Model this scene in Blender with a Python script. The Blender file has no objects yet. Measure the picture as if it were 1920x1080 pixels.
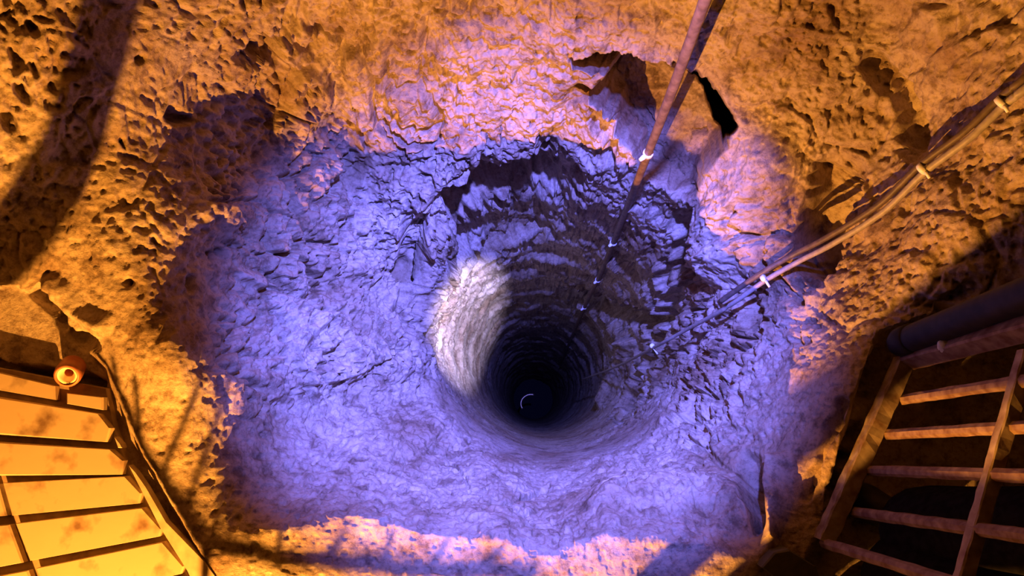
import bpy, bmesh, math, random
import numpy as np
from mathutils import Vector, Matrix

random.seed(7)
rng = np.random.RandomState(11)
scene = bpy.context.scene
col = scene.collection

# ------------------------------------------------------------------ camera
W, H, F = 1920.0, 1080.0, 1507.0          # focal length in pixels of the 1920 wide frame
CAM_Z = 2.0                               # above the ledge floor (z = 0)
cam_d = bpy.data.cameras.new('camera')
cam_d.sensor_width = 36.0
cam_d.lens = 36.0 * F / W
cam_d.clip_start, cam_d.clip_end = 0.02, 100
cam = bpy.data.objects.new('camera', cam_d)
col.objects.link(cam)
ROT = Matrix.Rotation(math.atan(234 / F), 3, 'X') @ Matrix.Rotation(math.atan(32 / F), 3, 'Y')
cam.matrix_world = Matrix.Translation((0, 0, CAM_Z)) @ ROT.to_4x4()
scene.camera = cam

# ------------------------------------------------------------------ world, lights, exposure
world = bpy.data.worlds.new('cave_dark')
scene.world = world
world.use_nodes = True
world.node_tree.nodes['Background'].inputs[0].default_value = (0, 0, 0, 1)
world.node_tree.nodes['Background'].inputs[1].default_value = 0.0
scene.view_settings.view_transform = 'Standard'
scene.view_settings.look = 'None'
scene.view_settings.gamma = 1.0
scene.view_settings.exposure = 0.0
scene.view_settings.use_curve_mapping = False

def lamp(name, kind, loc, energy, color, radius=0.03, target=None, angle=60, blend=0.5):
    l = bpy.data.lights.new(name, kind)
    l.energy = energy; l.color = color; l.shadow_soft_size = radius
    o = bpy.data.objects.new(name, l)
    o.location = loc
    if kind == 'SPOT':
        l.spot_size = math.radians(angle); l.spot_blend = blend
    if target is not None:
        d = Vector(target) - Vector(loc)
        o.rotation_euler = d.to_track_quat('-Z', 'Y').to_euler()
    col.objects.link(o)
    return o

ORANGE = (1.0, 0.38, 0.045)
BLUE = (0.15, 0.165, 1.0)
LAMP_POS = Vector((-0.78, -1.42, 0.62))
# the three lamps whose light the photograph shows, all beyond the frame: the orange floor lamp behind the near
# edge (it throws the rail shadows), the blue lamp over the well, the white torch whose round beam lies in the shaft
lamp('orange_floor_lamp_offscreen', 'POINT', LAMP_POS, 590, ORANGE, 0.008)
lamp('blue_well_lamp_offscreen', 'SPOT', (0.20, 0.70, 1.95), 2000, BLUE, 0.03, (-0.08, 0.17, -1.0), 45, 0.8)
lamp('white_torch_offscreen', 'SPOT', (0.45, 0.05, 1.7), 5200, (0.58, 0.54, 0.92), 0.03, (-0.35, 0.46, -2.35), 11, 0.6)

# ------------------------------------------------------------------ projection helpers
RN = np.array(ROT)
def unproj(px, py, d):
    """pixel + depth d below the camera (vertical metres) -> world point(s)"""
    px = np.asarray(px, float); py = np.asarray(py, float); d = np.asarray(d, float)
    v = np.stack([(px - W / 2) / F, -(py - H / 2) / F, -np.ones_like(px)], -1) @ RN.T
    t = d / -v[..., 2]
    p = v * t[..., None]
    p[..., 2] += CAM_Z
    return p
def U(px, py, d):
    return Vector(unproj(px, py, d).tolist())
def proj(p):
    q = (np.asarray(p, float) - np.array([0, 0, CAM_Z])) @ RN
    return W / 2 + F * q[..., 0] / -q[..., 2], H / 2 - F * q[..., 1] / -q[..., 2]

# ------------------------------------------------------------------ numpy noise
PERM = rng.permutation(256)
PERM = np.concatenate([PERM, PERM, PERM])
VAL = rng.rand(256) * 2 - 1
def vnoise(p):
    i = np.floor(p).astype(np.int64)
    f = p - i
    f = f * f * f * (f * (f * 6 - 15) + 10)
    i &= 255
    x0, y0, z0 = i[..., 0], i[..., 1], i[..., 2]
    x1, y1, z1 = (x0 + 1) & 255, (y0 + 1) & 255, (z0 + 1) & 255
    fx, fy, fz = f[..., 0], f[..., 1], f[..., 2]
    def h(a, b, c):
        return VAL[PERM[PERM[PERM[a] + b] + c]]
    a = h(x0, y0, z0) * (1 - fx) + h(x1, y0, z0) * fx
    b = h(x0, y1, z0) * (1 - fx) + h(x1, y1, z0) * fx
    c = h(x0, y0, z1) * (1 - fx) + h(x1, y0, z1) * fx
    d = h(x0, y1, z1) * (1 - fx) + h(x1, y1, z1) * fx
    return (a * (1 - fy) + b * fy) * (1 - fz) + (c * (1 - fy) + d * fy) * fz
def worley(p):
    """F1, F2 and a random value of the nearest cell"""
    i = np.floor(p).astype(np.int64)
    f1 = np.full(p.shape[:-1], 9.0); f2 = f1.copy(); rv = np.zeros(p.shape[:-1])
    for dx in (-1, 0, 1):
        for dy in (-1, 0, 1):
            for dz in (-1, 0, 1):
                c = i + np.array([dx, dy, dz])
                h = PERM[PERM[PERM[c[..., 0] & 255] + (c[..., 1] & 255)] + (c[..., 2] & 255)]
                q = c - p
                q[..., 0] += 0.5 + 0.45 * VAL[h]; q[..., 1] += 0.5 + 0.45 * VAL[(h + 57) & 255]; q[..., 2] += 0.5 + 0.45 * VAL[(h + 131) & 255]
                dd = np.sqrt((q * q).sum(-1))
                m = dd < f1
                f2 = np.where(m, f1, np.minimum(f2, dd)); rv = np.where(m, VAL[(h + 201) & 255], rv); f1 = np.where(m, dd, f1)
    return f1, f2, rv
def sstep(a, b, x):
    t = np.clip((x - a) / (b - a), 0, 1)
    return t * t * (3 - 2 * t)
def seg_dist(px, py, pts):
    """distance in pixels to a polyline and parameter along it (0..1)"""
    best = np.full(px.shape, 1e9); par = np.zeros(px.shape)
    n = len(pts) - 1
    for k in range(n):
        (x0, y0), (x1, y1) = pts[k], pts[k + 1]
        dx, dy = x1 - x0, y1 - y0
        t = np.clip(((px - x0) * dx + (py - y0) * dy) / (dx * dx + dy * dy + 1e-9), 0, 1)
        dd = np.hypot(px - x0 - t * dx, py - y0 - t * dy)
        m = dd < best
        best = np.where(m, dd, best); par = np.where(m, (k + t) / n, par)
    return best, par
def poly_sd(px, py, pts):
    """signed distance in pixels to a polygon, negative inside"""
    d, _ = seg_dist(px, py, list(pts) + [pts[0]])
    inside = np.zeros(px.shape, bool)
    n = len(pts)
    for k in range(n):
        (x0, y0), (x1, y1) = pts[k], pts[(k + 1) % n]
        c = ((y0 > py) != (y1 > py)) & (px < (x1 - x0) * (py - y0) / (y1 - y0 + 1e-12) + x0)
        inside ^= c
    return np.where(inside, -d, d)

# ------------------------------------------------------------------ material helpers
def mat_base(name):
    m = bpy.data.materials.new(name); m.use_nodes = True
    nt = m.node_tree
    return m, nt, nt.nodes['Principled BSDF']
def simple_mat(name, c1, c2, scale=30, rough=0.7, metal=0.0, bump=0.2, detail=6, dist=0.003):
    m, nt, b = mat_base(name)
    tc = nt.nodes.new('ShaderNodeTexCoord')
    n = nt.nodes.new('ShaderNodeTexNoise'); n.inputs['Scale'].default_value = scale; n.inputs['Detail'].default_value = detail
    nt.links.new(tc.outputs['Object'], n.inputs['Vector'])
    r = nt.nodes.new('ShaderNodeValToRGB')
    r.color_ramp.elements[0].position = 0.35; r.color_ramp.elements[1].position = 0.65
    r.color_ramp.elements[0].color = (*c1, 1); r.color_ramp.elements[1].color = (*c2, 1)
    nt.links.new(n.outputs['Fac'], r.inputs['Fac']); nt.links.new(r.outputs['Color'], b.inputs['Base Color'])
    b.inputs['Roughness'].default_value = rough; b.inputs['Metallic'].default_value = metal
    bp = nt.nodes.new('ShaderNodeBump'); bp.inputs['Strength'].default_value = bump; bp.inputs['Distance'].default_value = dist
    nt.links.new(n.outputs['Fac'], bp.inputs['Height']); nt.links.new(bp.outputs['Normal'], b.inputs['Normal'])
    return m
def rock_mat():
    m, nt, b = mat_base('tuff_rock')
    L = nt.links.new
    tc = nt.nodes.new('ShaderNodeTexCoord')
    def noise(scale, detail=6, rough=0.6):
        n = nt.nodes.new('ShaderNodeTexNoise'); n.inputs['Scale'].default_value = scale
        n.inputs['Detail'].default_value = detail; n.inputs['Roughness'].default_value = rough
        L(tc.outputs['Object'], n.inputs['Vector']); return n
    def ramp(src, stops):
        r = nt.nodes.new('ShaderNodeValToRGB')
        while len(r.color_ramp.elements) < len(stops): r.color_ramp.elements.new(0.5)
        for e, (p, c) in zip(r.color_ramp.elements, stops):
            e.position = p; e.color = (*c, 1)
        L(src, r.inputs['Fac']); return r
    def mix(kind, fac, a, c):
        x = nt.nodes.new('ShaderNodeMix'); x.data_type = 'RGBA'; x.blend_type = kind
        x.inputs[0].default_value = fac
        L(a, x.inputs[6]); L(c, x.inputs[7]); return x.outputs[2]
    big = ramp(noise(3.2, 5).outputs['Fac'], [(0.32, (0.28, 0.19, 0.13)), (0.5, (0.46, 0.38, 0.31)), (0.68, (0.60, 0.53, 0.48))])
    mid = ramp(noise(17, 8, 0.7).outputs['Fac'], [(0.36, (0.30, 0.21, 0.16)), (0.50, (0.90, 0.86, 0.83)), (0.72, (1.08, 1.06, 1.05))])
    fine = ramp(noise(75, 6, 0.75).outputs['Fac'], [(0.33, (0.42, 0.34, 0.30)), (0.5, (0.95, 0.93, 0.92)), (0.8, (1, 1, 1))])
    c = mix('MULTIPLY', 0.8, big.outputs['Color'], mid.outputs['Color'])
    c = mix('MULTIPLY', 0.75, c, fine.outputs['Color'])
    L(c, b.inputs['Base Color'])
    b.inputs['Roughness'].default_value = 0.72
    b.inputs['Specular IOR Level'].default_value = 0.35
    vo = nt.nodes.new('ShaderNodeTexVoronoi'); vo.inputs['Scale'].default_value = 95
    L(tc.outputs['Object'], vo.inputs['Vector'])
    b1 = nt.nodes.new('ShaderNodeBump'); b1.inputs['Strength'].default_value = 0.6; b1.inputs['Distance'].default_value = 0.011
    L(noise(60, 8, 0.72).outputs['Fac'], b1.inputs['Height'])
    b2 = nt.nodes.new('ShaderNodeBump'); b2.inputs['Strength'].default_value = 0.12; b2.inputs['Distance'].default_value = 0.006
    L(vo.outputs['Distance'], b2.inputs['Height']); L(b1.outputs['Normal'], b2.inputs['Normal'])
    L(b2.outputs['Normal'], b.inputs['Normal'])
    return m
ROCK = rock_mat()

# ------------------------------------------------------------------ cave: shaft, funnel, ledge and walls
C_AX, R_AX, D_RIM = np.array([0.108, 0.347]), 0.50, 3.05
CTRL = [
 # far wall
 (1030,300,2.75),(800,265,2.62),(640,190,2.48),(1000,150,2.32),(800,100,2.22),(1000,20,2.02),(700,20,2.10),(520,60,2.12),
 (1200,60,2.08),(1200,330,2.66),(1290,440,2.80),(1400,150,2.15),(1350,50,2.0),(1380,330,2.38),(1400,430,2.45),(1340,520,2.7),
 (1500,300,2.24),(1500,100,2.05),(1700,250,2.12),(1650,60,2.05),(1800,60,1.88),(1900,20,1.78),(1900,250,1.80),(1800,400,1.88),
 (1700,500,1.98),(1550,450,2.30),(1450,550,2.38),(1560,590,2.16),(1640,590,2.02),(1440,680,2.34),(1350,700,2.58),(1340,620,2.72),
 (1400,800,2.32),(1500,760,2.12),(1600,700,1.98),(1560,860,2.0),
 # left
 (700,400,2.80),(770,520,3.02),(700,600,2.78),(600,450,2.56),(600,650,2.50),(500,350,2.38),(470,230,2.32),(430,130,2.10),(400,500,2.16),
 (500,600,2.40),(350,420,2.02),(300,300,1.97),(280,120,1.86),(200,300,1.88),(100,100,1.70),(50,380,1.86),(0,0,1.60),(150,450,1.91),(250,540,1.93),
 (330,650,1.93),(310,800,1.98),(430,700,2.10),(430,850,2.08),(550,760,2.42),(700,750,2.74),(790,730,2.95),
 # near
 (560,900,2.2),(700,850,2.45),(850,850,2.72),(800,930,2.34),(1000,900,2.62),(1000,960,2.30),(950,1012,2.0),(780,995,2.0),(680,965,2.0),(560,1000,2.0),
 (1150,870,2.60),(1250,850,2.50),(1180,940,2.22),(1300,900,2.30),(1390,940,2.14),(1250,1005,2.0),(1100,1030,1.99),
 # floors and the world outside the frame
 (400,1060,2.0),(600,1090,2.0),(1000,1110,2.0),(1400,1070,2.0),(1750,760,2.06),(1880,800,2.06),(1900,680,2.0),(1800,1000,2.06),
 (200,760,2.03),(100,900,2.03),(0,1000,2.03),(60,620,2.03),(-300,900,2.03),(-300,1450,2.03),(700,1450,2.0),(1500,1450,2.0),(2300,1000,2.06),(2300,1450,2.0),
 (2250,500,1.66),(2300,-350,1.35),(1000,-400,1.55),(350,-400,1.6),(-350,-350,1.15),(-400,300,1.5),(1700,-380,1.5),
]
def rim_xy(th):
    return C_AX[0] + R_AX * np.cos(th), C_AX[1] + R_AX * np.sin(th)
_th = np.linspace(0, 2 * math.pi, 24, endpoint=False)
_x, _y = rim_xy(_th)
for dd in (D_RIM, D_RIM + 0.25):
    ru, rv = proj(np.stack([_x, _y, np.full_like(_x, CAM_Z - dd)], -1))
    CTRL += [(a, b, dd) for a, b in zip(ru, rv)]
CT = np.array(CTRL)
def tps_phi(r2):
    return 0.5 * r2 * np.log(r2 + 1e-12)
XY = CT[:, :2] / 1000.0
_n = len(CT)
_A = np.zeros((_n + 3, _n + 3))
_A[:_n, :_n] = tps_phi(((XY[:, None] - XY[None]) ** 2).sum(-1)) + np.eye(_n) * 2e-4
_A[:_n, _n] = 1; _A[:_n, _n + 1:] = XY
_A[_n, :_n] = 1; _A[_n + 1:, :_n] = XY.T
_w = np.linalg.solve(_A, np.concatenate([CT[:, 2], np.zeros(3)]))
def tps(px, py):
    x = px / 1000.0; y = py / 1000.0
    out = _w[_n] + _w[_n + 1] * x + _w[_n + 2] * y
    for k in range(_n):
        out = out + _w[k] * tps_phi((x - XY[k, 0]) ** 2 + (y - XY[k, 1]) ** 2)
    return out

NICHE = [(1050,172),(1112,168),(1128,150),(1075,128),(1062,108),(1110,100),(1180,102),(1240,118),(1290,145),(1335,185),(1368,235),(1372,275),(1330,320),(1318,365),
         (1290,372),(1240,350),(1195,330),(1180,290),(1152,262),(1140,225),(1100,195)]
HOLE = [(1262,122),(1300,142),(1350,186),(1380,240),(1354,280),(1328,266),(1300,218),(1266,180)]
BRICK_AREA = [(-900,500),(20,535),(75,548),(128,615),(165,650),(200,690),(235,790),(270,860),(400,1075),(430,1800),(-900,1800)]
RIGHT_FLOOR = [(1652,632),(1760,600),(1990,520),(2600,560),(2600,1800),(1560,1800),(1500,1085),(1545,1000),(1560,915),(1610,790)]
NEAR_FLOOR = [(385,1010),(470,985),(560,985),(660,950),(780,985),(960,1010),(1040,1030),(1140,985),(1200,1010),(1330,1015),(1500,1060),(1520,1800),(400,1800)]
# (polyline, half width px, depth m): grooves, crevices and cracks in the rock
GROOVES = [
 ([(1575,310),(1545,400),(1510,500)], 52, 0.17), ([(1640,100),(1690,170),(1720,280)], 34, 0.08),
 ([(1290,395),(1275,480),(1250,600),(1205,700),(1165,780)], 26, 0.09), ([(1060,545),(1150,580),(1250,610)], 24, 0.12),
 ([(775,420),(770,520),(775,600)], 36, 0.12), ([(620,230),(660,300),(650,370)], 38, 0.06),
 ([(850,410),(930,370),(1050,340)], 62, 0.19), ([(860,470),(950,430),(1030,400)], 48, 0.10),
 ([(475,60),(500,110),(540,130)], 22, 0.06), ([(790,40),(790,120)], 7, 0.03),
 ([(498,580),(520,605),(545,630)], 9, 0.04), ([(545,470),(510,510),(490,560),(470,640),(455,670)], 10, 0.03), ([(555,450),(570,470)], 20, 0.04),
 ([(870,940),(905,950),(940,952),(975,940),(1000,925),(1028,905)], 6, 0.022), ([(940,952),(975,958),(1010,960)], 4, 0.015),
 ([(790,830),(830,855),(870,895),(880,920)], 4, 0.014), ([(748,845),(770,865)], 7, 0.014), ([(735,915),(758,930)], 8, 0.014),
 ([(1140,880),(1170,862),(1200,850)], 5, 0.014), ([(1160,944),(1200,930),(1230,922)], 4, 0.014), ([(1130,935),(1150,928)], 5, 0.014),
 ([(560,700),(590,760),(585,800)], 8, 0.02), ([(640,640),(645,680)], 14, 0.03), ([(745,655),(775,650)], 16, 0.03),
 ([(1395,860),(1410,910),(1418,950),(1420,985)], 28, 0.10), ([(1580,760),(1540,850),(1510,930)], 14, 0.04),
 ([(1400,560),(1410,620)], 16, 0.05), ([(1490,520),(1500,560)], 14, 0.05), ([(1700,560),(1760,575),(1820,540)], 16, 0.03),
 ([(1650,655),(1610,760),(1575,880),(1560,930)], 16, 0.06),
 ([(1150,300),(1130,250),(1110,215)], 16, 0.05), ([(1245,178),(1225,165)], 7, 0.03), ([(1195,185),(1210,190),(1212,200)], 6, 0.03),
 ([(1290,285),(1315,285)], 5, 0.03), ([(1265,362),(1300,360),(1315,350)], 6, 0.04), ([(1195,248),(1215,268)], 5, 0.03), ([(1205,210),(1235,212)], 5, 0.02),
 ([(20,90),(35,125)], 13, 0.05), ([(50,40),(62,60)], 11, 0.04), ([(35,165),(52,190)], 12, 0.05), ([(8,225),(20,240)], 12, 0.05), ([(60,120),(70,140)], 9, 0.04), ([(10,30),(25,20)], 10, 0.04),
 ([(320,210),(345,225),(375,225)], 15, 0.05), ([(260,112),(266,106)], 6, 0.03), ([(228,262),(240,285)], 9, 0.03), ([(405,475),(407,480)], 8, 0.03), ([(240,528),(246,530)], 9, 0.03),
 ([(355,520),(357,545)], 8, 0.03), ([(415,295),(418,310)], 6, 0.03), ([(285,445),(300,460)], 6, 0.02),
 ([(460,600),(430,640)], 12, 0.03),
 ([(-160,645),(0,684),(110,708),(190,722)], 17, 0.09), ([(75,548),(128,615),(165,650)], 20, 0.06),
]
RIDGES = [ # (polyline, half width px, height m)
 ([(1340,470),(1370,390),(1440,310)], 80, 0.09), ([(1190,640),(1165,690),(1130,760)], 12, 0.06), ([(1130,575),(1180,640)], 10, 0.05),
 ([(1150,945),(1250,925),(1340,915),(1395,955)], 55, 0.05), ([(1465,870),(1455,950),(1440,1025)], 26, 0.06), ([(100,535),(150,585),(190,610)], 26, 0.03),
]
AMP = np.array([(60,150,1.0),(90,350,.5),(20,60,1.0),(250,400,.4),(250,150,.35),(330,480,.35),(330,330,.45),(200,560,.2),(380,780,.25),(230,640,.15),(300,760,.15),(340,900,.15),(450,300,1.3),(650,450,2.1),(600,620,1.7),(600,80,1.5),(700,300,1.6),(1000,150,.9),(1400,150,.7),(1300,250,.5),
 (1600,250,.7),(1750,450,.6),(1850,150,.8),(900,900,.45),(700,800,.6),(1000,830,.25),(1200,880,.6),(1300,700,1.9),(1380,600,1.3),(1550,800,.15),(1500,720,.25),(1500,900,.2),(1590,700,.2),(280,700,.15),(350,850,.2),(330,600,.3),(550,900,.5),
 (1200,1040,.4),(650,980,.6),(900,1000,.5),(470,700,1.0),(460,430,1.5),(1500,620,.9),(1000,400,1.3),(1900,700,.3),(500,600,1.5)])

NT, NS, NO = 1750, 190, 520
def build_cave():
    th = np.linspace(0, 2 * math.pi, NT, endpoint=False)
    x, y = rim_xy(th)
    rim_u, rim_v = proj(np.stack([x, y, np.full_like(x, CAM_Z - D_RIM)], -1))
    cx, cy = 1010.0, 600.0
    ux, uy = np.cos(th), -np.sin(th)
    x0, x1, y0, y1 = -420.0, 2330.0, -400.0, 1520.0
    tx = np.where(ux > 0, (x1 - cx) / np.maximum(ux, 1e-6), (x0 - cx) / np.minimum(ux, -1e-6))
    ty = np.where(uy > 0, (y1 - cy) / np.maximum(uy, 1e-6), (y0 - cy) / np.minimum(uy, -1e-6))
    t = np.minimum(tx, ty)
    out_u, out_v = cx + ux * t, cy + uy * t
    # shaft rings: even in pixels, i.e. even in 1/d
    inv = np.linspace(1 / 21.5, 1 / D_RIM, NS, endpoint=False)
    dS = 1 / inv
    PS = np.zeros((NS, NT, 3))
    PS[..., 0] = x[None]; PS[..., 1] = y[None]; PS[..., 2] = (CAM_Z - dS)[:, None]
    s = np.linspace(0, 1, NO) ** 1.0
    s = s * (0.62 + 0.38 * s)           # denser towards the shaft
    pu = rim_u[None] * (1 - s[:, None]) + out_u[None] * s[:, None]
    pv = rim_v[None] * (1 - s[:, None]) + out_v[None] * s[:, None]
    d = tps(pu, pv)
    # flat ledges
    sb = poly_sd(pu, pv, BRICK_AREA); kb = 1 - sstep(-6, 8, sb)
    d = d * (1 - kb) + 2.045 * kb
    sr = poly_sd(pu, pv, RIGHT_FLOOR); kr = 1 - sstep(-16, 16, sr)
    d = d * (1 - kr) + np.maximum(d, 2.05) * kr
    sf = poly_sd(pu, pv, NEAR_FLOOR); kf = 1 - sstep(-22, 22, sf)
    d = d * (1 - kf) + 2.0 * kf
    PO = unproj(pu, pv, d)
    P = np.concatenate([PS, PO], 0)
    for _ in range(60):
        k0, k1 = NS - 26, NS + 22
        P[k0:k1] = P[k0:k1] * 0.5 + (P[k0 - 1:k1 - 1] + P[k0 + 1:k1 + 1]) * 0.25
    su, sv = proj(PS)
    u = np.concatenate([su, pu], 0); v = np.concatenate([sv, pv], 0)
    def normals(P):
        a = np.roll(P, -1, 1) - np.roll(P, 1, 1)
        b = np.empty_like(P); b[1:-1] = P[2:] - P[:-2]; b[0] = P[1] - P[0]; b[-1] = P[-1] - P[-2]
        n = np.cross(a, b)
        n /= np.linalg.norm(n, axis=-1, keepdims=True) + 1e-12
        view = np.array([0.1, 0.35, CAM_Z]) - P
        sgn = np.sign((n * view).sum(-1, keepdims=True)); sgn[sgn == 0] = 1
        return n * sgn
    N = normals(P)
    # roughness by place
    wsum = np.zeros(u.shape); asum = np.zeros(u.shape)
    for ax, ay, av in AMP:
        w = 1.0 / (((u - ax) ** 2 + (v - ay) ** 2) / 1e4 + 0.3) ** 2
        wsum += w; asum += w * av
    amp = asum / wsum
    flat = np.zeros(u.shape); flat[NS:] = np.maximum(np.maximum(kb, kr * 0.8), kf * 0.6)
    amp = amp * (1 - 0.85 * flat)
    inS = np.zeros(u.shape); inS[:NS] = 1
    deep = np.clip((CAM_Z - P[..., 2] - D_RIM) / 1.0, 0, 1)
    # ridged rock relief, stretched along the vertical on walls
    Q = P * np.array([1.25, 1.25, 0.62])
    warp = np.stack([vnoise(P * 6 + 1), vnoise(P * 6 + 41), vnoise(P * 6 + 81)], -1) * 0.05
    disp = 0.030 * vnoise(Q * 4.1 + 3.3) * (1 - flat) * np.clip(amp * 1.4 - 0.1, 0.15, 1)
    f1, f2, rv = worley((P * np.array([1.0, 1.0, 0.6]) + warp) * 8.5)
    blk = np.clip(amp - 0.25, 0, 1.3)
    disp += blk * 0.026 * rv * sstep(0.0, 0.25, f2 - f1)
    gate = sstep(-0.15, 0.35, vnoise(P * 5 + 61))
    disp -= blk * 0.032 * (1 - sstep(0.02, 0.13, f2 - f1)) * gate
    disp += amp * 0.013 * vnoise(Q * 11 + 7.1)
    r1 = 1 - 2 * np.abs(vnoise(Q * 24 + 1.7)); disp += amp * 0.005 * r1
    disp += amp * 0.0065 * vnoise((P + warp * 0.2) * 47 + 5.2)
    disp += amp * 0.0042 * vnoise(P * 95 + 9.2)
    pit = sstep(0.22, 0.55, vnoise(Q * 44 + 21.4)); disp -= amp * 0.015 * pit
    pit2 = sstep(0.30, 0.55, vnoise(P * 95 + 11.4)); disp -= amp * 0.007 * pit2
    # pick-mark rings in the shaft: stretched around the axis
    th2 = np.arctan2(P[..., 1] - C_AX[1], P[..., 0] - C_AX[0])
    zz = P[..., 2] + 0.10 * np.sin(th2 * 2 + 0.7)
    QS = np.stack([np.cos(th2) * 1.6, np.sin(th2) * 1.6, zz * 3.2], -1)
    ring = 0.034 * (1 - 2 * np.abs(vnoise(QS + 2.0))) + 0.016 * vnoise(QS * np.array([2.4, 2.4, 2.6]) + 8)
    far = 0.5 + 0.5 * np.sin(th2)                       # the near side is smooth
    shaftw = np.concatenate([np.ones(NS), np.clip(1 - np.linspace(0, 1, NO) * 7, 0, 1)])[:, None]
    disp = disp * (1 - 0.6 * inS * deep) + ring * shaftw * (0.15 + 0.85 * far) * (0.4 + 0.6 * deep)
    wob = 14 * vnoise(P * 12 + 31.0) + 9 * vnoise(P * 33 + 3.0)
    for pts, hw, dep in GROOVES:
        dd, par = seg_dist(u, v, pts)
        k = 1 - sstep(0.25, 1.0, (dd + wob * min(1, hw / 22)) / hw)
        k *= np.clip(np.minimum(par, 1 - par) * 5 + 0.45, 0, 1)
        disp -= k * dep
    for pts, hw, hgt in RIDGES:
        dd, par = seg_dist(u, v, pts)
        k = 1 - sstep(0.0, 1.0, (dd + wob * min(1, hw / 30) * 0.6) / hw)
        disp += k * hgt
    rimk = np.exp(-((np.arange(NS + NO) - NS) / 22.0) ** 2)[:, None] * sstep(0.1, 0.7, -np.sin(th2))
    disp = disp * (1 - 0.85 * rimk)
    P = P + N * disp[..., None]
    # the hollow in the far wall and the black hole that leads on from it
    sn = poly_sd(u, v, NICHE) + wob * 0.3
    sh = poly_sd(u, v, HOLE) + wob * 0.2
    kn = 1 - sstep(-26, 0, sn)
    soft = np.clip(((v - 130) / 230.0), 0, 1)
    vd = P - np.array([0, 0, CAM_Z]); vd /= np.linalg.norm(vd, axis=-1, keepdims=True)
    P = P + (vd * 0.75 + np.array([0.1, 0.3, -0.1])) * (kn * (0.50 - 0.34 * soft))[..., None]
    kh = 1 - sstep(-7, 1, sh)
    vd = P - np.array([0, 0, CAM_Z]); vd /= np.linalg.norm(vd, axis=-1, keepdims=True)
    P = P + vd * (kh * 0.9)[..., None]
    return P
P = build_cave()
NR = P.shape[0]
def grid_mesh(name, P, mat):
    nr, nt = P.shape[:2]
    idx = np.arange(nr * nt).reshape(nr, nt)
    q = np.stack([idx[:-1], np.roll(idx, -1, 1)[:-1], np.roll(idx, -1, 1)[1:], idx[1:]], -1).reshape(-1, 4)
    me = bpy.data.meshes.new(name)
    me.vertices.add(nr * nt); me.vertices.foreach_set('co', P.reshape(-1).astype(np.float32))
    me.loops.add(q.size); me.loops.foreach_set('vertex_index', q.reshape(-1).astype(np.int32))
    me.polygons.add(len(q)); me.polygons.foreach_set('loop_start', (np.arange(len(q)) * 4).astype(np.int32))
    me.polygons.foreach_set('loop_total', np.full(len(q), 4, np.int32))
    me.polygons.foreach_set('use_smooth', np.ones(len(q), bool))
    me.update(calc_edges=True); me.validate()
    me.materials.append(mat)
    o = bpy.data.objects.new(name, me); col.objects.link(o)
    return o
# outer skirt: the walls go on upwards, the floor outwards
def add_skirt(P):
    last = P[-1]
    ext = []
    for k, (g, up) in enumerate(((1.25, 0.35), (1.6, 0.9), (2.0, 1.6))):
        q = last.copy()
        wallish = sstep(0.02, 0.25, last[:, 2])          # above the floor: a wall
        rr = 1 + (g - 1) * (0.35 * wallish + 1.0 * (1 - wallish))
        q[:, :2] = last[:, :2] * rr[:, None]
        q[:, 2] = last[:, 2] + up * wallish
        ext.append(q)
    return np.concatenate([P, np.stack(ext)], 0)
cave = grid_mesh('wall_cave', add_skirt(P), ROCK)
cave['kind'] = 'structure'
cave['label'] = 'rough tuff rock walls of the cave funnelling down into a round well shaft'

# ------------------------------------------------------------------ lookup of the finished rock surface
PUV = np.stack(proj(P), -1).reshape(-1, 2)
PFL = P.reshape(-1, 3)
def rock_at(px, py):
    k = np.argmin(((PUV - np.array([px, py])) ** 2).sum(-1))
    return CAM_Z - PFL[k, 2]

def rock_near(px, py, w=26):
    m = (np.abs(PUV[:, 0] - px) < w) & (np.abs(PUV[:, 1] - py) < w)
    return CAM_Z - PFL[m, 2].max()
# ------------------------------------------------------------------ mesh helpers
def link(name, bm, mat, parent=None, smooth=False):
    me = bpy.data.meshes.new(name)
    bmesh.ops.recalc_face_normals(bm, faces=bm.faces)
    bm.to_mesh(me); bm.free()
    if smooth:
        for p in me.polygons: p.use_smooth = True
    me.materials.append(mat)
    o = bpy.data.objects.new(name, me); col.objects.link(o)
    if parent: o.parent = parent; o.matrix_parent_inverse = parent.matrix_world.inverted()
    return o
def thing(name, label, cat, loc, group=None):
    o = bpy.data.objects.new(name, None); col.objects.link(o)
    o.location = loc; o.empty_display_size = 0.1
    o.matrix_world = Matrix.Translation(loc)
    o['label'] = label; o['category'] = cat
    if group: o['group'] = group
    return o
def tag(o, label, cat, group=None):
    o['label'] = label; o['category'] = cat
    if group: o['group'] = group
    return o
def smooth_path(pts, n=8):
    out = []
    q = [pts[0]] + list(pts) + [pts[-1]]
    for i in range(1, len(q) - 2):
        p0, p1, p2, p3 = q[i - 1], q[i], q[i + 1], q[i + 2]
        for k in range(n):
            t = k / n
            out.append(0.5 * ((2 * p1) + (p2 - p0) * t + (2 * p0 - 5 * p1 + 4 * p2 - p3) * t * t + (3 * p1 - p0 - 3 * p2 + p3) * t ** 3))
    out.append(pts[-1])
    return out
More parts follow.
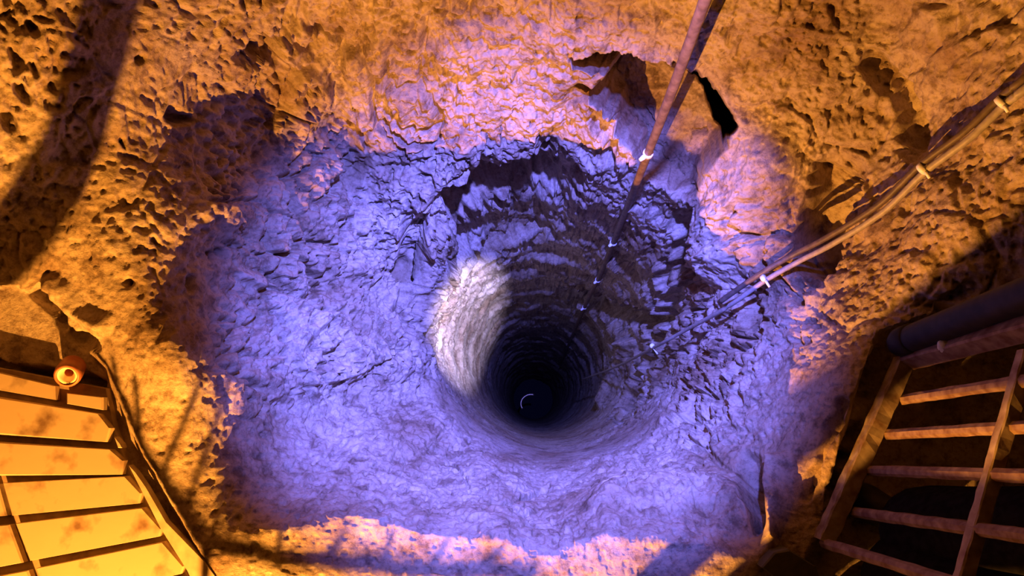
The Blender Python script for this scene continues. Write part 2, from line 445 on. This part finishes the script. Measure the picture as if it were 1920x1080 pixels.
def tube(bm, pts, r, sides=10, wob=0.0, cap=True):
    rings = []
    up = Vector((0.31, 0.2, 0.93))
    n = len(pts)
    rr = r if isinstance(r, (list, tuple)) else [r] * n
    for i, p in enumerate(pts):
        t = (pts[min(i + 1, n - 1)] - pts[max(i - 1, 0)]).normalized()
        a = t.cross(up)
        if a.length < 1e-3: a = t.cross(Vector((1, 0, 0)))
        a.normalize(); b = t.cross(a)
        ring = []
        for k in range(sides):
            an = 2 * math.pi * k / sides
            f = rr[i] * (1 + wob * (random.random() - 0.5))
            ring.append(bm.verts.new(p + (a * math.cos(an) + b * math.sin(an)) * f))
        rings.append(ring)
    for i in range(n - 1):
        for k in range(sides):
            bm.faces.new((rings[i][k], rings[i][(k + 1) % sides], rings[i + 1][(k + 1) % sides], rings[i + 1][k]))
    if cap:
        bm.faces.new(rings[0]); bm.faces.new(rings[-1])
def beam(bm, a, b, w, h, seg=10, wob=0.0, side=None):
    """rectangular bar from a to b, a little worn"""
    t = (b - a).normalized()
    s = Vector(side) if side is not None else Vector((0, 0, 1))
    x = t.cross(s).normalized(); y = x.cross(t).normalized()
    c = 0.18
    prof = [(-1 + c, -1), (1 - c, -1), (1, -1 + c), (1, 1 - c), (1 - c, 1), (-1 + c, 1), (-1, 1 - c), (-1, -1 + c)]
    rings = []
    for i in range(seg + 1):
        p = a + (b - a) * (i / seg)
        rings.append([bm.verts.new(p + x * (u * w / 2 * (1 + wob * (random.random() - .5))) + y * (v * h / 2 * (1 + wob * (random.random() - .5)))) for u, v in prof])
    for i in range(seg):
        for k in range(8):
            bm.faces.new((rings[i][k], rings[i][(k + 1) % 8], rings[i + 1][(k + 1) % 8], rings[i + 1][k]))
    bm.faces.new(rings[0]); bm.faces.new(rings[-1])
def prism(bm, top, thick, bev=0.004):
    """slab with bevelled upper edge from an outline of points (z of each point is its top)"""
    c = sum(top, Vector()) / len(top)
    up = [bm.verts.new(p + (c - p).normalized() * bev) for p in top]
    mid = [bm.verts.new(p - Vector((0, 0, bev))) for p in top]
    low = [bm.verts.new(p - Vector((0, 0, thick))) for p in top]
    n = len(top)
    bm.faces.new(up); bm.faces.new(low[::-1])
    for k in range(n):
        j = (k + 1) % n
        bm.faces.new((up[k], mid[k], mid[j], up[j])); bm.faces.new((mid[k], low[k], low[j], mid[j]))
def lathe(bm, prof, M, sides=28):
    rings = []
    for r, z in prof:
        rings.append([bm.verts.new(M @ Vector((max(r, 1e-4) * math.cos(2 * math.pi * k / sides), max(r, 1e-4) * math.sin(2 * math.pi * k / sides), z))) for k in range(sides)])
    for i in range(len(prof) - 1):
        for k in range(sides):
            bm.faces.new((rings[i][k], rings[i][(k + 1) % sides], rings[i + 1][(k + 1) % sides], rings[i + 1][k]))
    return rings

RUST = simple_mat('rusty_paint', (0.11, 0.05, 0.028), (0.24, 0.16, 0.12), 38, 0.75, 0.0, 0.5)
PALE_RUST = simple_mat('flaking_pale_paint', (0.14, 0.08, 0.055), (0.34, 0.28, 0.24), 26, 0.75, 0.0, 0.6)
BLACK_PIPE = simple_mat('black_pipe', (0.008, 0.007, 0.010), (0.022, 0.018, 0.026), 40, 0.6, 0.0, 0.2)
BRICK = simple_mat('brick_stone', (0.15, 0.085, 0.05), (0.44, 0.33, 0.22), 13, 0.85, 0.0, 0.5, 9)
MORTAR = simple_mat('mortar_joint', (0.22, 0.15, 0.10), (0.32, 0.23, 0.15), 40, 0.95)
KERB = simple_mat('pale_kerb', (0.36, 0.27, 0.18), (0.50, 0.40, 0.28), 30, 0.8)
CABLE = simple_mat('grey_cable', (0.24, 0.21, 0.20), (0.34, 0.31, 0.30), 60, 0.5, 0, 0.1)
CABLE_D = simple_mat('brown_cable', (0.07, 0.05, 0.04), (0.12, 0.085, 0.07), 60, 0.55, 0, 0.1)
ROPE = simple_mat('brown_pipe', (0.11, 0.065, 0.045), (0.22, 0.15, 0.11), 45, 0.6, 0, 0.3)
TIE = simple_mat('white_tie', (0.75, 0.75, 0.8), (0.85, 0.85, 0.9), 60, 0.3, 0, 0.05)
CLAY = simple_mat('red_brown_clay', (0.30, 0.09, 0.04), (0.42, 0.15, 0.07), 40, 0.45, 0, 0.1)
CREAM = simple_mat('cream_rim', (0.70, 0.60, 0.45), (0.80, 0.70, 0.55), 40, 0.4, 0, 0.1)
HOOP = simple_mat('pale_metal_hoop', (0.65, 0.45, 0.30), (0.85, 0.65, 0.45), 30, 0.25, 0.6, 0.1)
CLOTH = simple_mat('black_cloth', (0.008, 0.008, 0.010), (0.015, 0.014, 0.019), 60, 1.0, 0, 0.3)
SHOE = simple_mat('dark_shoe', (0.020, 0.018, 0.030), (0.05, 0.045, 0.07), 40, 0.5, 0, 0.2)
SKIN = simple_mat('skin', (0.55, 0.36, 0.27), (0.62, 0.42, 0.32), 30, 0.5, 0, 0.05)
HAIR = simple_mat('dark_hair', (0.02, 0.015, 0.01), (0.04, 0.03, 0.02), 90, 0.5, 0, 0.5)
CLOTH.node_tree.nodes['Principled BSDF'].inputs['Specular IOR Level'].default_value = 0.0
BLACK_PIPE.node_tree.nodes['Principled BSDF'].inputs['Specular IOR Level'].default_value = 0.2
OLIVE = simple_mat('dark_olive_block', (0.05, 0.045, 0.025), (0.09, 0.08, 0.045), 30, 0.8, 0, 0.3)

BRICK.node_tree.nodes['Color Ramp'].color_ramp.elements[0].position = 0.28
BRICK.node_tree.nodes['Color Ramp'].color_ramp.elements[1].position = 0.46
# ------------------------------------------------------------------ brick paving at the foot of the left wall
FZ = 2.0
ROWS = [  # outlines in the paving plane
 [(-250,648),(0,699),(102,724),(103,750),(0,732),(-250,690)],
 [(124,737),(193,745),(193,769),(124,757)],
 [(-250,702),(0,745),(186,776),(207,803),(200,829),(0,815),(-250,790)],
 [(-250,806),(0,829),(208,843),(232,864),(228,890),(0,892),(-250,890)],
 [(-250,912),(-4,908),(12,967),(-250,990)],
 [(4,906),(236,893),(265,925),(261,944),(21,967)],
 [(-250,1008),(17,984),(43,1055),(-250,1110)],
 [(28,982),(268,952),(303,992),(299,1006),(55,1052)],
 [(-250,1128),(52,1070),(78,1140),(-250,1230)],
 [(66,1066),(306,1016),(345,1062),(340,1076),(92,1136)],
 [(-250,1250),(80,1158),(120,1230),(-250,1350)],
 [(94,1152),(345,1086),(385,1135),(380,1150),(130,1228)],
]
bm = bmesh.new()
prism(bm, [U(x, y, FZ + 0.022) for x, y in [(-330,632),(0,690),(198,728),(214,800),(238,870),(270,930),(350,1075),(420,1180),(420,1480),(-330,1480)]], 0.03, 0.002)
floor = link('floor', bm, MORTAR); floor['kind'] = 'structure'
floor['label'] = 'paved ledge of long bricks with dark joints'
for r in ROWS:
    bm = bmesh.new()
    dz = random.uniform(-0.003, 0.003)
    prism(bm, [U(x, y, FZ + dz) for x, y in r], 0.021, 0.004)
    link('brick', bm, BRICK, floor)
bm = bmesh.new()
prism(bm, [U(x, y, FZ - 0.006) for x, y in [(214,819),(226,832),(229,840),(221,840)]], 0.026, 0.002)
link('kerb_strip', bm, KERB, floor)
bm = bmesh.new()
prism(bm, [U(x, y, FZ - 0.006) for x, y in [(241,872),(253,885),(272,912),(310,978),(382,1052),(440,1130),(380,1130),(352,1072),(300,990)]], 0.026, 0.002)
link('kerb_strip', bm, KERB, floor)

# ------------------------------------------------------------------ little pot on the ledge
pot_base = U(140, 690, 2.03)
M = Matrix.Translation(U(138, 686, 2.035)) @ Vector((0.25, -0.45, 0.85)).to_track_quat('Z', 'Y').to_matrix().to_4x4()
pot = thing('pot', 'small red-brown pot with a pale inner rim on the ledge above the bricks', 'pot', U(138, 686, 2.035))
bm = bmesh.new()
lathe(bm, [(0.0, 0.0), (0.027, 0.0), (0.031, 0.004), (0.032, 0.05), (0.030, 0.062), (0.024, 0.066), (0.0225, 0.060)], M)
link('body', bm, CLAY, pot, True)
bm = bmesh.new()
lathe(bm, [(0.0228, 0.0615), (0.022, 0.063), (0.017, 0.055), (0.012, 0.046), (0.0105, 0.042)], M)
link('rim', bm, CREAM, pot, True)
bm = bmesh.new()
lathe(bm, [(0.0108, 0.043), (0.0105, 0.02), (0.0, 0.018)], M)
link('inside', bm, CLAY, pot, True)

# ------------------------------------------------------------------ rusty railing on the right
rail = thing('railing', 'rusty iron railing with flaking pale paint next to the black pipe', 'railing', U(1545, 1010, 1.99))
BR = [U(1697, 676, 1.976), U(1660, 770, 1.976), U(1625, 850, 1.976), U(1545, 1016, 1.976)]
def br(y):   # bottom rail at image row y
    pts = [(1697, 676), (1545, 1016)]
    t = (y - 676) / (1016 - 676)
    return 1697 + (1545 - 1697) * t
bm = bmesh.new(); beam(bm, BR[0], BR[3], 0.042, 0.042, 26, 0.16); link('bottom_rail', bm, PALE_RUST, rail)
bm = bmesh.new(); beam(bm, U(1926, 660, 1.463), U(1796, 1120, 1.463), 0.026, 0.026, 22, 0.16); link('middle_rail', bm, PALE_RUST, rail)
bars = [((1690,750), (1912,716)), ((1660,815), (1896,802)), ((1628,882), (1862,890)), ((1600,960), (1832,992)), ((1545,1018), (1806,1098))]
for (x0, y0), (x1, y1) in bars:
    a, b = U(x0, y0, 1.976), U(x1, y1, 1.463)
    bm = bmesh.new(); e = b + (b - a) * 0.92
    tube(bm, [a + (e - a) * (k / 24) for k in range(25)], 0.0125, 8, 0.16)
    link('bar', bm, RUST, rail)
a, b = U(1706, 672, 1.965), U(1925, 612, 1.538)
bm = bmesh.new(); beam(bm, a - (b - a) * 0.02, b + (b - a) * 1.2, 0.044, 0.044, 26, 0.08); link('post', bm, RUST, rail)
a5, b5 = U(1545, 1018, 1.976), U(1806, 1098, 1.463)
bm = bmesh.new(); beam(bm, b + (b - a) * 1.2, b5 + (b5 - a5) * 0.92, 0.044, 0.044, 20, 0.08); link('top_rail', bm, RUST, rail)
bm = bmesh.new()
M = Matrix.Translation(U(1771, 652, 1.794)) @ (U(1766, 620, 1.709) - U(1771, 652, 1.794)).to_track_quat('Z', 'Y').to_matrix().to_4x4()
lathe(bm, [(0.0, -0.005), (0.013, -0.004), (0.0145, 0.006), (0.0135, 0.022), (0.009, 0.030), (0.0, 0.032)], M, 14)
link('bolt', bm, simple_mat('pale_bolt', (0.42, 0.42, 0.40), (0.6, 0.6, 0.58), 60, 0.5), rail, True)

# ------------------------------------------------------------------ black pipe beside it
pipe = thing('pipe', 'thick black pipe with a rounded lower end rising beside the rusty railing', 'pipe', U(1690, 648, 1.9))
a, b = U(1697, 640, 1.944), U(1925, 552, 1.495)
bm = bmesh.new(); tube(bm, [a + (b - a) * (k / 10) for k in range(0, 25)], 0.033, 20); link('pipe_body', bm, BLACK_PIPE, pipe, True)
bm = bmesh.new()
M = Matrix.Translation(a) @ (b - a).to_track_quat('Z', 'Y').to_matrix().to_4x4()
lathe(bm, [(0.0, -0.045), (0.018, -0.042), (0.031, -0.030), (0.0365, -0.012), (0.0365, 0.04), (0.033, 0.042)], M, 24); link('end_cap', bm, BLACK_PIPE, pipe, True)

# ------------------------------------------------------------------ unseen railing on the lamp's side, prongs shaped to shadow the lip
rail2 = thing('guard_rail', 'unseen low rusty guard rail, its inward prongs shaped to shadow the well lip', 'railing', (-0.1, -0.9, 0.0))
def toward(sx, sy, f, z0=0.0):          # the rail point whose shadow falls at this spot of the lip
    S = U(sx, sy, CAM_Z - z0)
    return LAMP_POS + (S - LAMP_POS) * f
RL = [toward(175, 640, .42), toward(262, 830, .42), toward(390, 1012, .42), toward(540, 1046, .42), toward(1000, 1074, .42)]
for i in range(len(RL) - 1):
    bm = bmesh.new(); beam(bm, RL[i], RL[i + 1], 0.010, 0.010, 8, 0.1); link('rail', bm, RUST, rail2)
for (x0, y0), (x1, y1) in (((222,760),(218,620)), ((262,830),(262,640)), ((300,892),(378,690)), ((345,955),(410,815)), ((392,1012),(440,880)), ((525,1046),(530,955)),
                           ((600,1052),(650,995)), ((718,1056),(735,1000)), ((800,1062),(842,1010)), ((890,1068),(950,1015))):
    a = toward(x0, y0, .42); b = toward(x1, y1, .42)
    bm = bmesh.new(); tube(bm, [a, a * .5 + b * .5, b], 0.0034, 8); link('shadow_prong', bm, RUST, rail2)
bm = bmesh.new(); tube(bm, [toward(235, -110, .35, .32), toward(195, 20, .35, .25), toward(140, 200, .35, .15), toward(55, 385, .35, .13), toward(-40, 560, .35, .08)], 0.024, 12); link('shadow_rod', bm, RUST, rail2, True)  # rod added out of view to cast the dark band on the left wall
for i in (2, 4):
    p = RL[i]; bm = bmesh.new(); beam(bm, Vector((p.x, p.y, -0.06)), p, 0.012, 0.012, 4, 0.1, (1, 0, 0)); link('leg', bm, RUST, rail2)

# ------------------------------------------------------------------ unseen uprights added on the lamp's side to shade the right of the ledge
BLOCKER_WOOD = simple_mat('blocker_wood', (0.10, 0.06, 0.03), (0.20, 0.12, 0.07), 18, 0.85, 0, 0.5)
post = thing('light_blocker', 'unseen blocker of two timber uprights, added to shade the right ledge', 'post', (-0.20, -0.945, 0.0))
for x, y, w in ((-0.235, -0.905, 0.044), (-0.181, -0.969, 0.070)):
    bm = bmesh.new(); beam(bm, Vector((x, y, 0.0)), Vector((x, y, 1.7)), w, w, 12, 0.05, (0.7, 0.7, 0)); link('blocker_upright', bm, BLOCKER_WOOD, post)
bm = bmesh.new(); beam(bm, Vector((-0.26, -0.87, 1.72)), Vector((-0.15, -1.01, 1.72)), 0.07, 0.05, 4, 0.05); link('cap', bm, BLOCKER_WOOD, post)

# ------------------------------------------------------------------ cables
def cable_path(px, off):
    return smooth_path([U(x, y, rock_at(x, y) - off) for x, y in px], 8)
def vert_d(x, y, r):   # depth of a plumb line at plan radius r seen at this pixel
    return r * 1507 / math.hypot(x - 992, y - 774)
c1 = [(1345,-60),(1322,0),(1268,150),(1215,288),(1150,455),(1121,525),(1094,580),(1052,680)]
pts = [U(x, y, vert_d(x, y, 0.815)) for x, y in c1]
hang = thing('hanging_pipe', 'thin brown pipe hanging straight down the shaft in front of the hollow', 'pipe', pts[-1])
sp = smooth_path([pts[0] + (pts[0] - pts[1]) * 3] + pts, 8)
bm = bmesh.new(); tube(bm, sp, 0.0125, 10, 0.06); link('pipe_body', bm, ROPE, hang, True)
for (x, y), s in (((1215, 288), 1.0), ((1150, 455), 0.8), ((1121, 525), 0.9), ((1096, 576), 1.0)):
    d = vert_d(x, y, 0.815); c = U(x, y, d); t = (U(x - 3, y + 7, vert_d(x - 3, y + 7, 0.815)) - c).normalized()
    bm = bmesh.new()
    tube(bm, [c - t * 0.012, c - t * 0.006, c + t * 0.006, c + t * 0.012], [0.0145, 0.0165, 0.0165, 0.0145], 12)
    k = Vector((-0.016, -0.014, 0.004)) * s
    tube(bm, [c, c + k, c + k * 1.6], [0.008, 0.008, 0.005], 8)
    link('clip', bm, TIE, hang, True)
c2 = [(1990,110),(1920,168),(1882,198),(1815,262),(1735,322),(1655,398),(1560,458),(1498,490),(1435,526),(1360,578),(1280,622),(1225,652),(1150,690),(1090,712)]
base = [U(x, y, rock_near(x, y) - 0.012) for x, y in c2]
dz = [CAM_Z - p.z for p in base]
dz = [min(dz[i], (dz[max(0, i - 1)] + dz[i] + dz[min(len(dz) - 1, i + 1)]) / 3) if i < 12 else dz[i] for i in range(len(dz))]
main = smooth_path([U(x, y, d) for (x, y), d in zip(c2, dz)], 10)
cab = thing('cable', 'pale grey cable tied along the right wall and running down into the shaft', 'cable', main[-1])
n = len(main)
bm = bmesh.new(); tube(bm, main, [0.0105 - 0.004 * min(1, k / n * 1.2) for k in range(n)], 10); link('grey_strand', bm, CABLE, cab, True)
second = smooth_path([U(x - 9, y - 13, d + 0.004) for (x, y), d in list(zip(c2, dz))[:10]], 10)
bm = bmesh.new(); tube(bm, second, 0.0085, 10); link('brown_strand', bm, CABLE_D, cab, True)
for i, s in ((2, 1.0), (4, 1.0), (8, 0.7), (11, 0.6)):
    x, y = c2[i]; c = U(x - 4 * s, y - 6 * s, dz[i]); t = (main[min(n - 1, i * 10 + 1)] - main[i * 10 - 1]).normalized()
    bm = bmesh.new(); tube(bm, [c - t * 0.006, c + t * 0.006], 0.0165 * s, 12)
    q = U(x + 8, y + 12, dz[i] - 0.01); tube(bm, [U(x, y, dz[i] - 0.012), q], 0.004, 6)
    link('tie', bm, TIE, cab, True)

# ------------------------------------------------------------------ bottom of the shaft: water and a pale hoop
water, nt, bs = mat_base('dark_water')
bs.inputs['Base Color'].default_value = (0.012, 0.011, 0.02, 1); bs.inputs['Roughness'].default_value = 0.5; bs.inputs['Specular IOR Level'].default_value = 0.08
nz = nt.nodes.new('ShaderNodeTexNoise'); nz.inputs['Scale'].default_value = 9
bp = nt.nodes.new('ShaderNodeBump'); bp.inputs['Strength'].default_value = 0.08
nt.links.new(nz.outputs['Fac'], bp.inputs['Height']); nt.links.new(bp.outputs['Normal'], bs.inputs['Normal'])
bm = bmesh.new()
M = Matrix.Translation((C_AX[0], C_AX[1], CAM_Z - 20.2))
rg = lathe(bm, [(0.62, -0.02), (0.62, 0.0), (0.3, 0.0), (0.0, 0.0)], M, 40)
wat = link('water', bm, water); wat['kind'] = 'structure'; wat['label'] = 'dark water at the bottom of the shaft'
bm = bmesh.new()
c = U(996, 757, 15.0)
pts = [c + Vector((0.19 * math.cos(a), 0.17 * math.sin(a), 0)) for a in [math.radians(k) for k in range(75, 215, 6)]]
tube(bm, pts, 0.02, 8)
tag(link('hoop', bm, HOOP, None, True), 'pale curved hoop glinting deep down in the shaft', 'hoop')

# ------------------------------------------------------------------ dark block at the railing's foot
bm = bmesh.new()
prism(bm, [U(x, y, 1.955) for x, y in [(1452,1036),(1480,1030),(1530,1062),(1540,1090),(1500,1120),(1428,1064)]], 0.07, 0.004)
tag(link('block', bm, OLIVE), 'dark olive slab lying at the foot of the rusty railing', 'block')

# ------------------------------------------------------------------ person in black standing behind the railing
def skin_mesh(verts, edges, root=0, sub=2):
    me = bpy.data.meshes.new('tmp'); me.from_pydata([v[:3] for v in verts], edges, [])
    o = bpy.data.objects.new('tmp', me); col.objects.link(o)
    m = o.modifiers.new('skin', 'SKIN'); m.use_smooth_shade = True
    for i, v in enumerate(verts):
        me.skin_vertices[0].data[i].radius = (v[3], v[4] if len(v) > 4 else v[3])
        me.skin_vertices[0].data[i].use_root = (i == root)
    s = o.modifiers.new('sub', 'SUBSURF'); s.levels = sub; s.render_levels = sub
    dg = bpy.context.evaluated_depsgraph_get(); dg.update()
    out = bpy.data.meshes.new_from_object(o.evaluated_get(dg))
    bpy.data.objects.remove(o)
    return out
per = thing('person', 'person in black clothes and dark shoes standing behind the rusty railing', 'person', (0.98, -0.26, -0.06))
V, E = [], []
def vx(x, y, z, r, r2=None, p=None):
    V.append((x, y, z, r, r2 or r)); i = len(V) - 1
    if p is not None: E.append((p, i))
    return i
pel = vx(1.12, -0.30, 0.95, 0.13, 0.15)
for s, (kx, ky), (ax, ay) in ((1, (0.98, -0.22), (0.90, -0.28)), (-1, (0.93, -0.40), (0.85, -0.37))):
    h = vx(1.11, -0.30 + s * 0.09, 0.86, 0.10, None, pel)
    th = vx((1.11 + kx) / 2, (-0.30 + s * 0.09 + ky) / 2, 0.68, 0.105, None, h)
    k = vx(kx, ky, 0.45, 0.098, None, th)
    cf = vx(kx * .5 + ax * .5, ky * .5 + ay * .5, 0.25, 0.108, None, k)
    vx(ax - 0.02, ay, 0.02, 0.125, None, cf)
wa = vx(1.13, -0.30, 1.10, 0.12, 0.16, pel)
ch = vx(1.14, -0.30, 1.32, 0.12, 0.18, wa)
nk = vx(1.13, -0.30, 1.48, 0.06, None, ch)
nk2 = vx(1.11, -0.30, 1.55, 0.055, None, nk)
hd = vx(1.09, -0.30, 1.62, 0.085, None, nk2)
vx(1.10, -0.30, 1.72, 0.085, None, hd)
for s in (1, -1):
    sh = vx(1.14, -0.30 + s * 0.19, 1.40, 0.065, None, ch)
    el = vx(1.17, -0.30 + s * 0.27, 1.12, 0.05, None, sh)
    wr = vx(1.08, -0.30 + s * 0.26, 0.90, 0.033, None, el)
    pa = vx(1.05, -0.30 + s * 0.255, 0.83, 0.036, 0.02, wr)
    for k, (dy, ln) in enumerate(((-0.03, .07), (-0.01, .085), (0.01, .08), (0.03, .065))):
        f1_ = vx(1.03 + dy, -0.30 + s * 0.255, 0.79, 0.010, None, pa)
        f2_ = vx(1.015 + dy, -0.30 + s * 0.25, 0.79 - ln * .5, 0.009, None, f1_)
        vx(1.005 + dy, -0.30 + s * 0.24, 0.79 - ln, 0.008, None, f2_)
    t1 = vx(1.01, -0.30 + s * 0.23, 0.83, 0.010, None, pa); vx(0.99, -0.30 + s * 0.22, 0.79, 0.009, None, t1)
me = skin_mesh(V, E)
for m_ in (CLOTH, SKIN): me.materials.append(m_)
for p in me.polygons:
    p.use_smooth = True
    z = p.center.z
    p.material_index = 1 if (z > 1.52 or (z < 0.90 and abs(p.center.y + 0.30) > 0.21 and z > 0.6)) else 0
body = bpy.data.objects.new('body', me); col.objects.link(body)
body.parent = per; body.matrix_parent_inverse = per.matrix_world.inverted()
bm = bmesh.new()
bmesh.ops.create_uvsphere(bm, u_segments=20, v_segments=12, radius=0.103)
for v in list(bm.verts):
    if v.co.z < -0.02 and v.co.x < 0.03: bm.verts.remove(v)
for v in bm.verts: v.co = Vector((v.co.x * 1.05 + 1.115, v.co.y * 0.95 - 0.30, v.co.z + 1.70))
link('hair', bm, HAIR, per, True)
def shoe(ax, ay, tx, ty):
    a = Vector((ax, ay, 0)); t = Vector((tx, ty, 0)); d = (t - a); L_ = d.length; d.normalize(); n = Vector((-d.y, d.x, 0))
    bm = bmesh.new(); rings = []
    for s, w, h in ((-0.08, .025, .05), (-0.06, .036, .085), (0.0, .040, .10), (0.35, .041, .085), (0.6, .046, .065), (0.85, .042, .055), (0.97, .028, .045), (1.0, .010, .030)):
        c = a + d * (s * L_); ring = []
        for k in range(12):
            an = 2 * math.pi * k / 12
            z = max(0, math.sin(an)) * h if math.sin(an) > 0 else 0
            ring.append(bm.verts.new(c + n * (math.cos(an) * w) + Vector((0, 0, z - 0.055 + (0.02 if math.sin(an) > -0.3 else 0)))))
        rings.append(ring)
    for i in range(len(rings) - 1):
        for k in range(12):
            bm.faces.new((rings[i][k], rings[i][(k + 1) % 12], rings[i + 1][(k + 1) % 12], rings[i + 1][k]))
    bm.faces.new(rings[0]); bm.faces.new(rings[-1])
    link('shoe', bm, SHOE, per, True)
shoe(0.91, -0.26, 0.765, -0.185)
shoe(0.88, -0.40, 0.73, -0.44)

# ------------------------------------------------------------------ the floor lamp that throws the orange light (beyond the near edge)
fl = thing('floor_lamp', 'black floor lamp throwing orange light over the brick ledge', 'lamp', (LAMP_POS.x, LAMP_POS.y - 0.10, 0.0))
bk = Vector((-0.25, -0.95, 0.0)).normalized()
c = LAMP_POS + bk * 0.12
M = Matrix.Translation(c) @ (-bk).to_track_quat('Z', 'Y').to_matrix().to_4x4()
bm = bmesh.new(); lathe(bm, [(0.0, 0.0), (0.04, 0.0), (0.06, 0.02), (0.085, 0.075), (0.08, 0.078), (0.055, 0.028), (0.0, 0.012)], M, 24); link('lamp_head', bm, BLACK_PIPE, fl, True)
bm = bmesh.new(); tube(bm, [Vector((c.x, c.y, 0.0)), Vector((c.x, c.y, 0.3)), c], 0.012, 10); link('pole', bm, BLACK_PIPE, fl, True)
bm = bmesh.new(); lathe(bm, [(0.0, 0.0), (0.11, 0.0), (0.11, 0.015), (0.02, 0.03), (0.0, 0.03)], Matrix.Translation((c.x, c.y, 0.0)), 24); link('base', bm, BLACK_PIPE, fl, True)
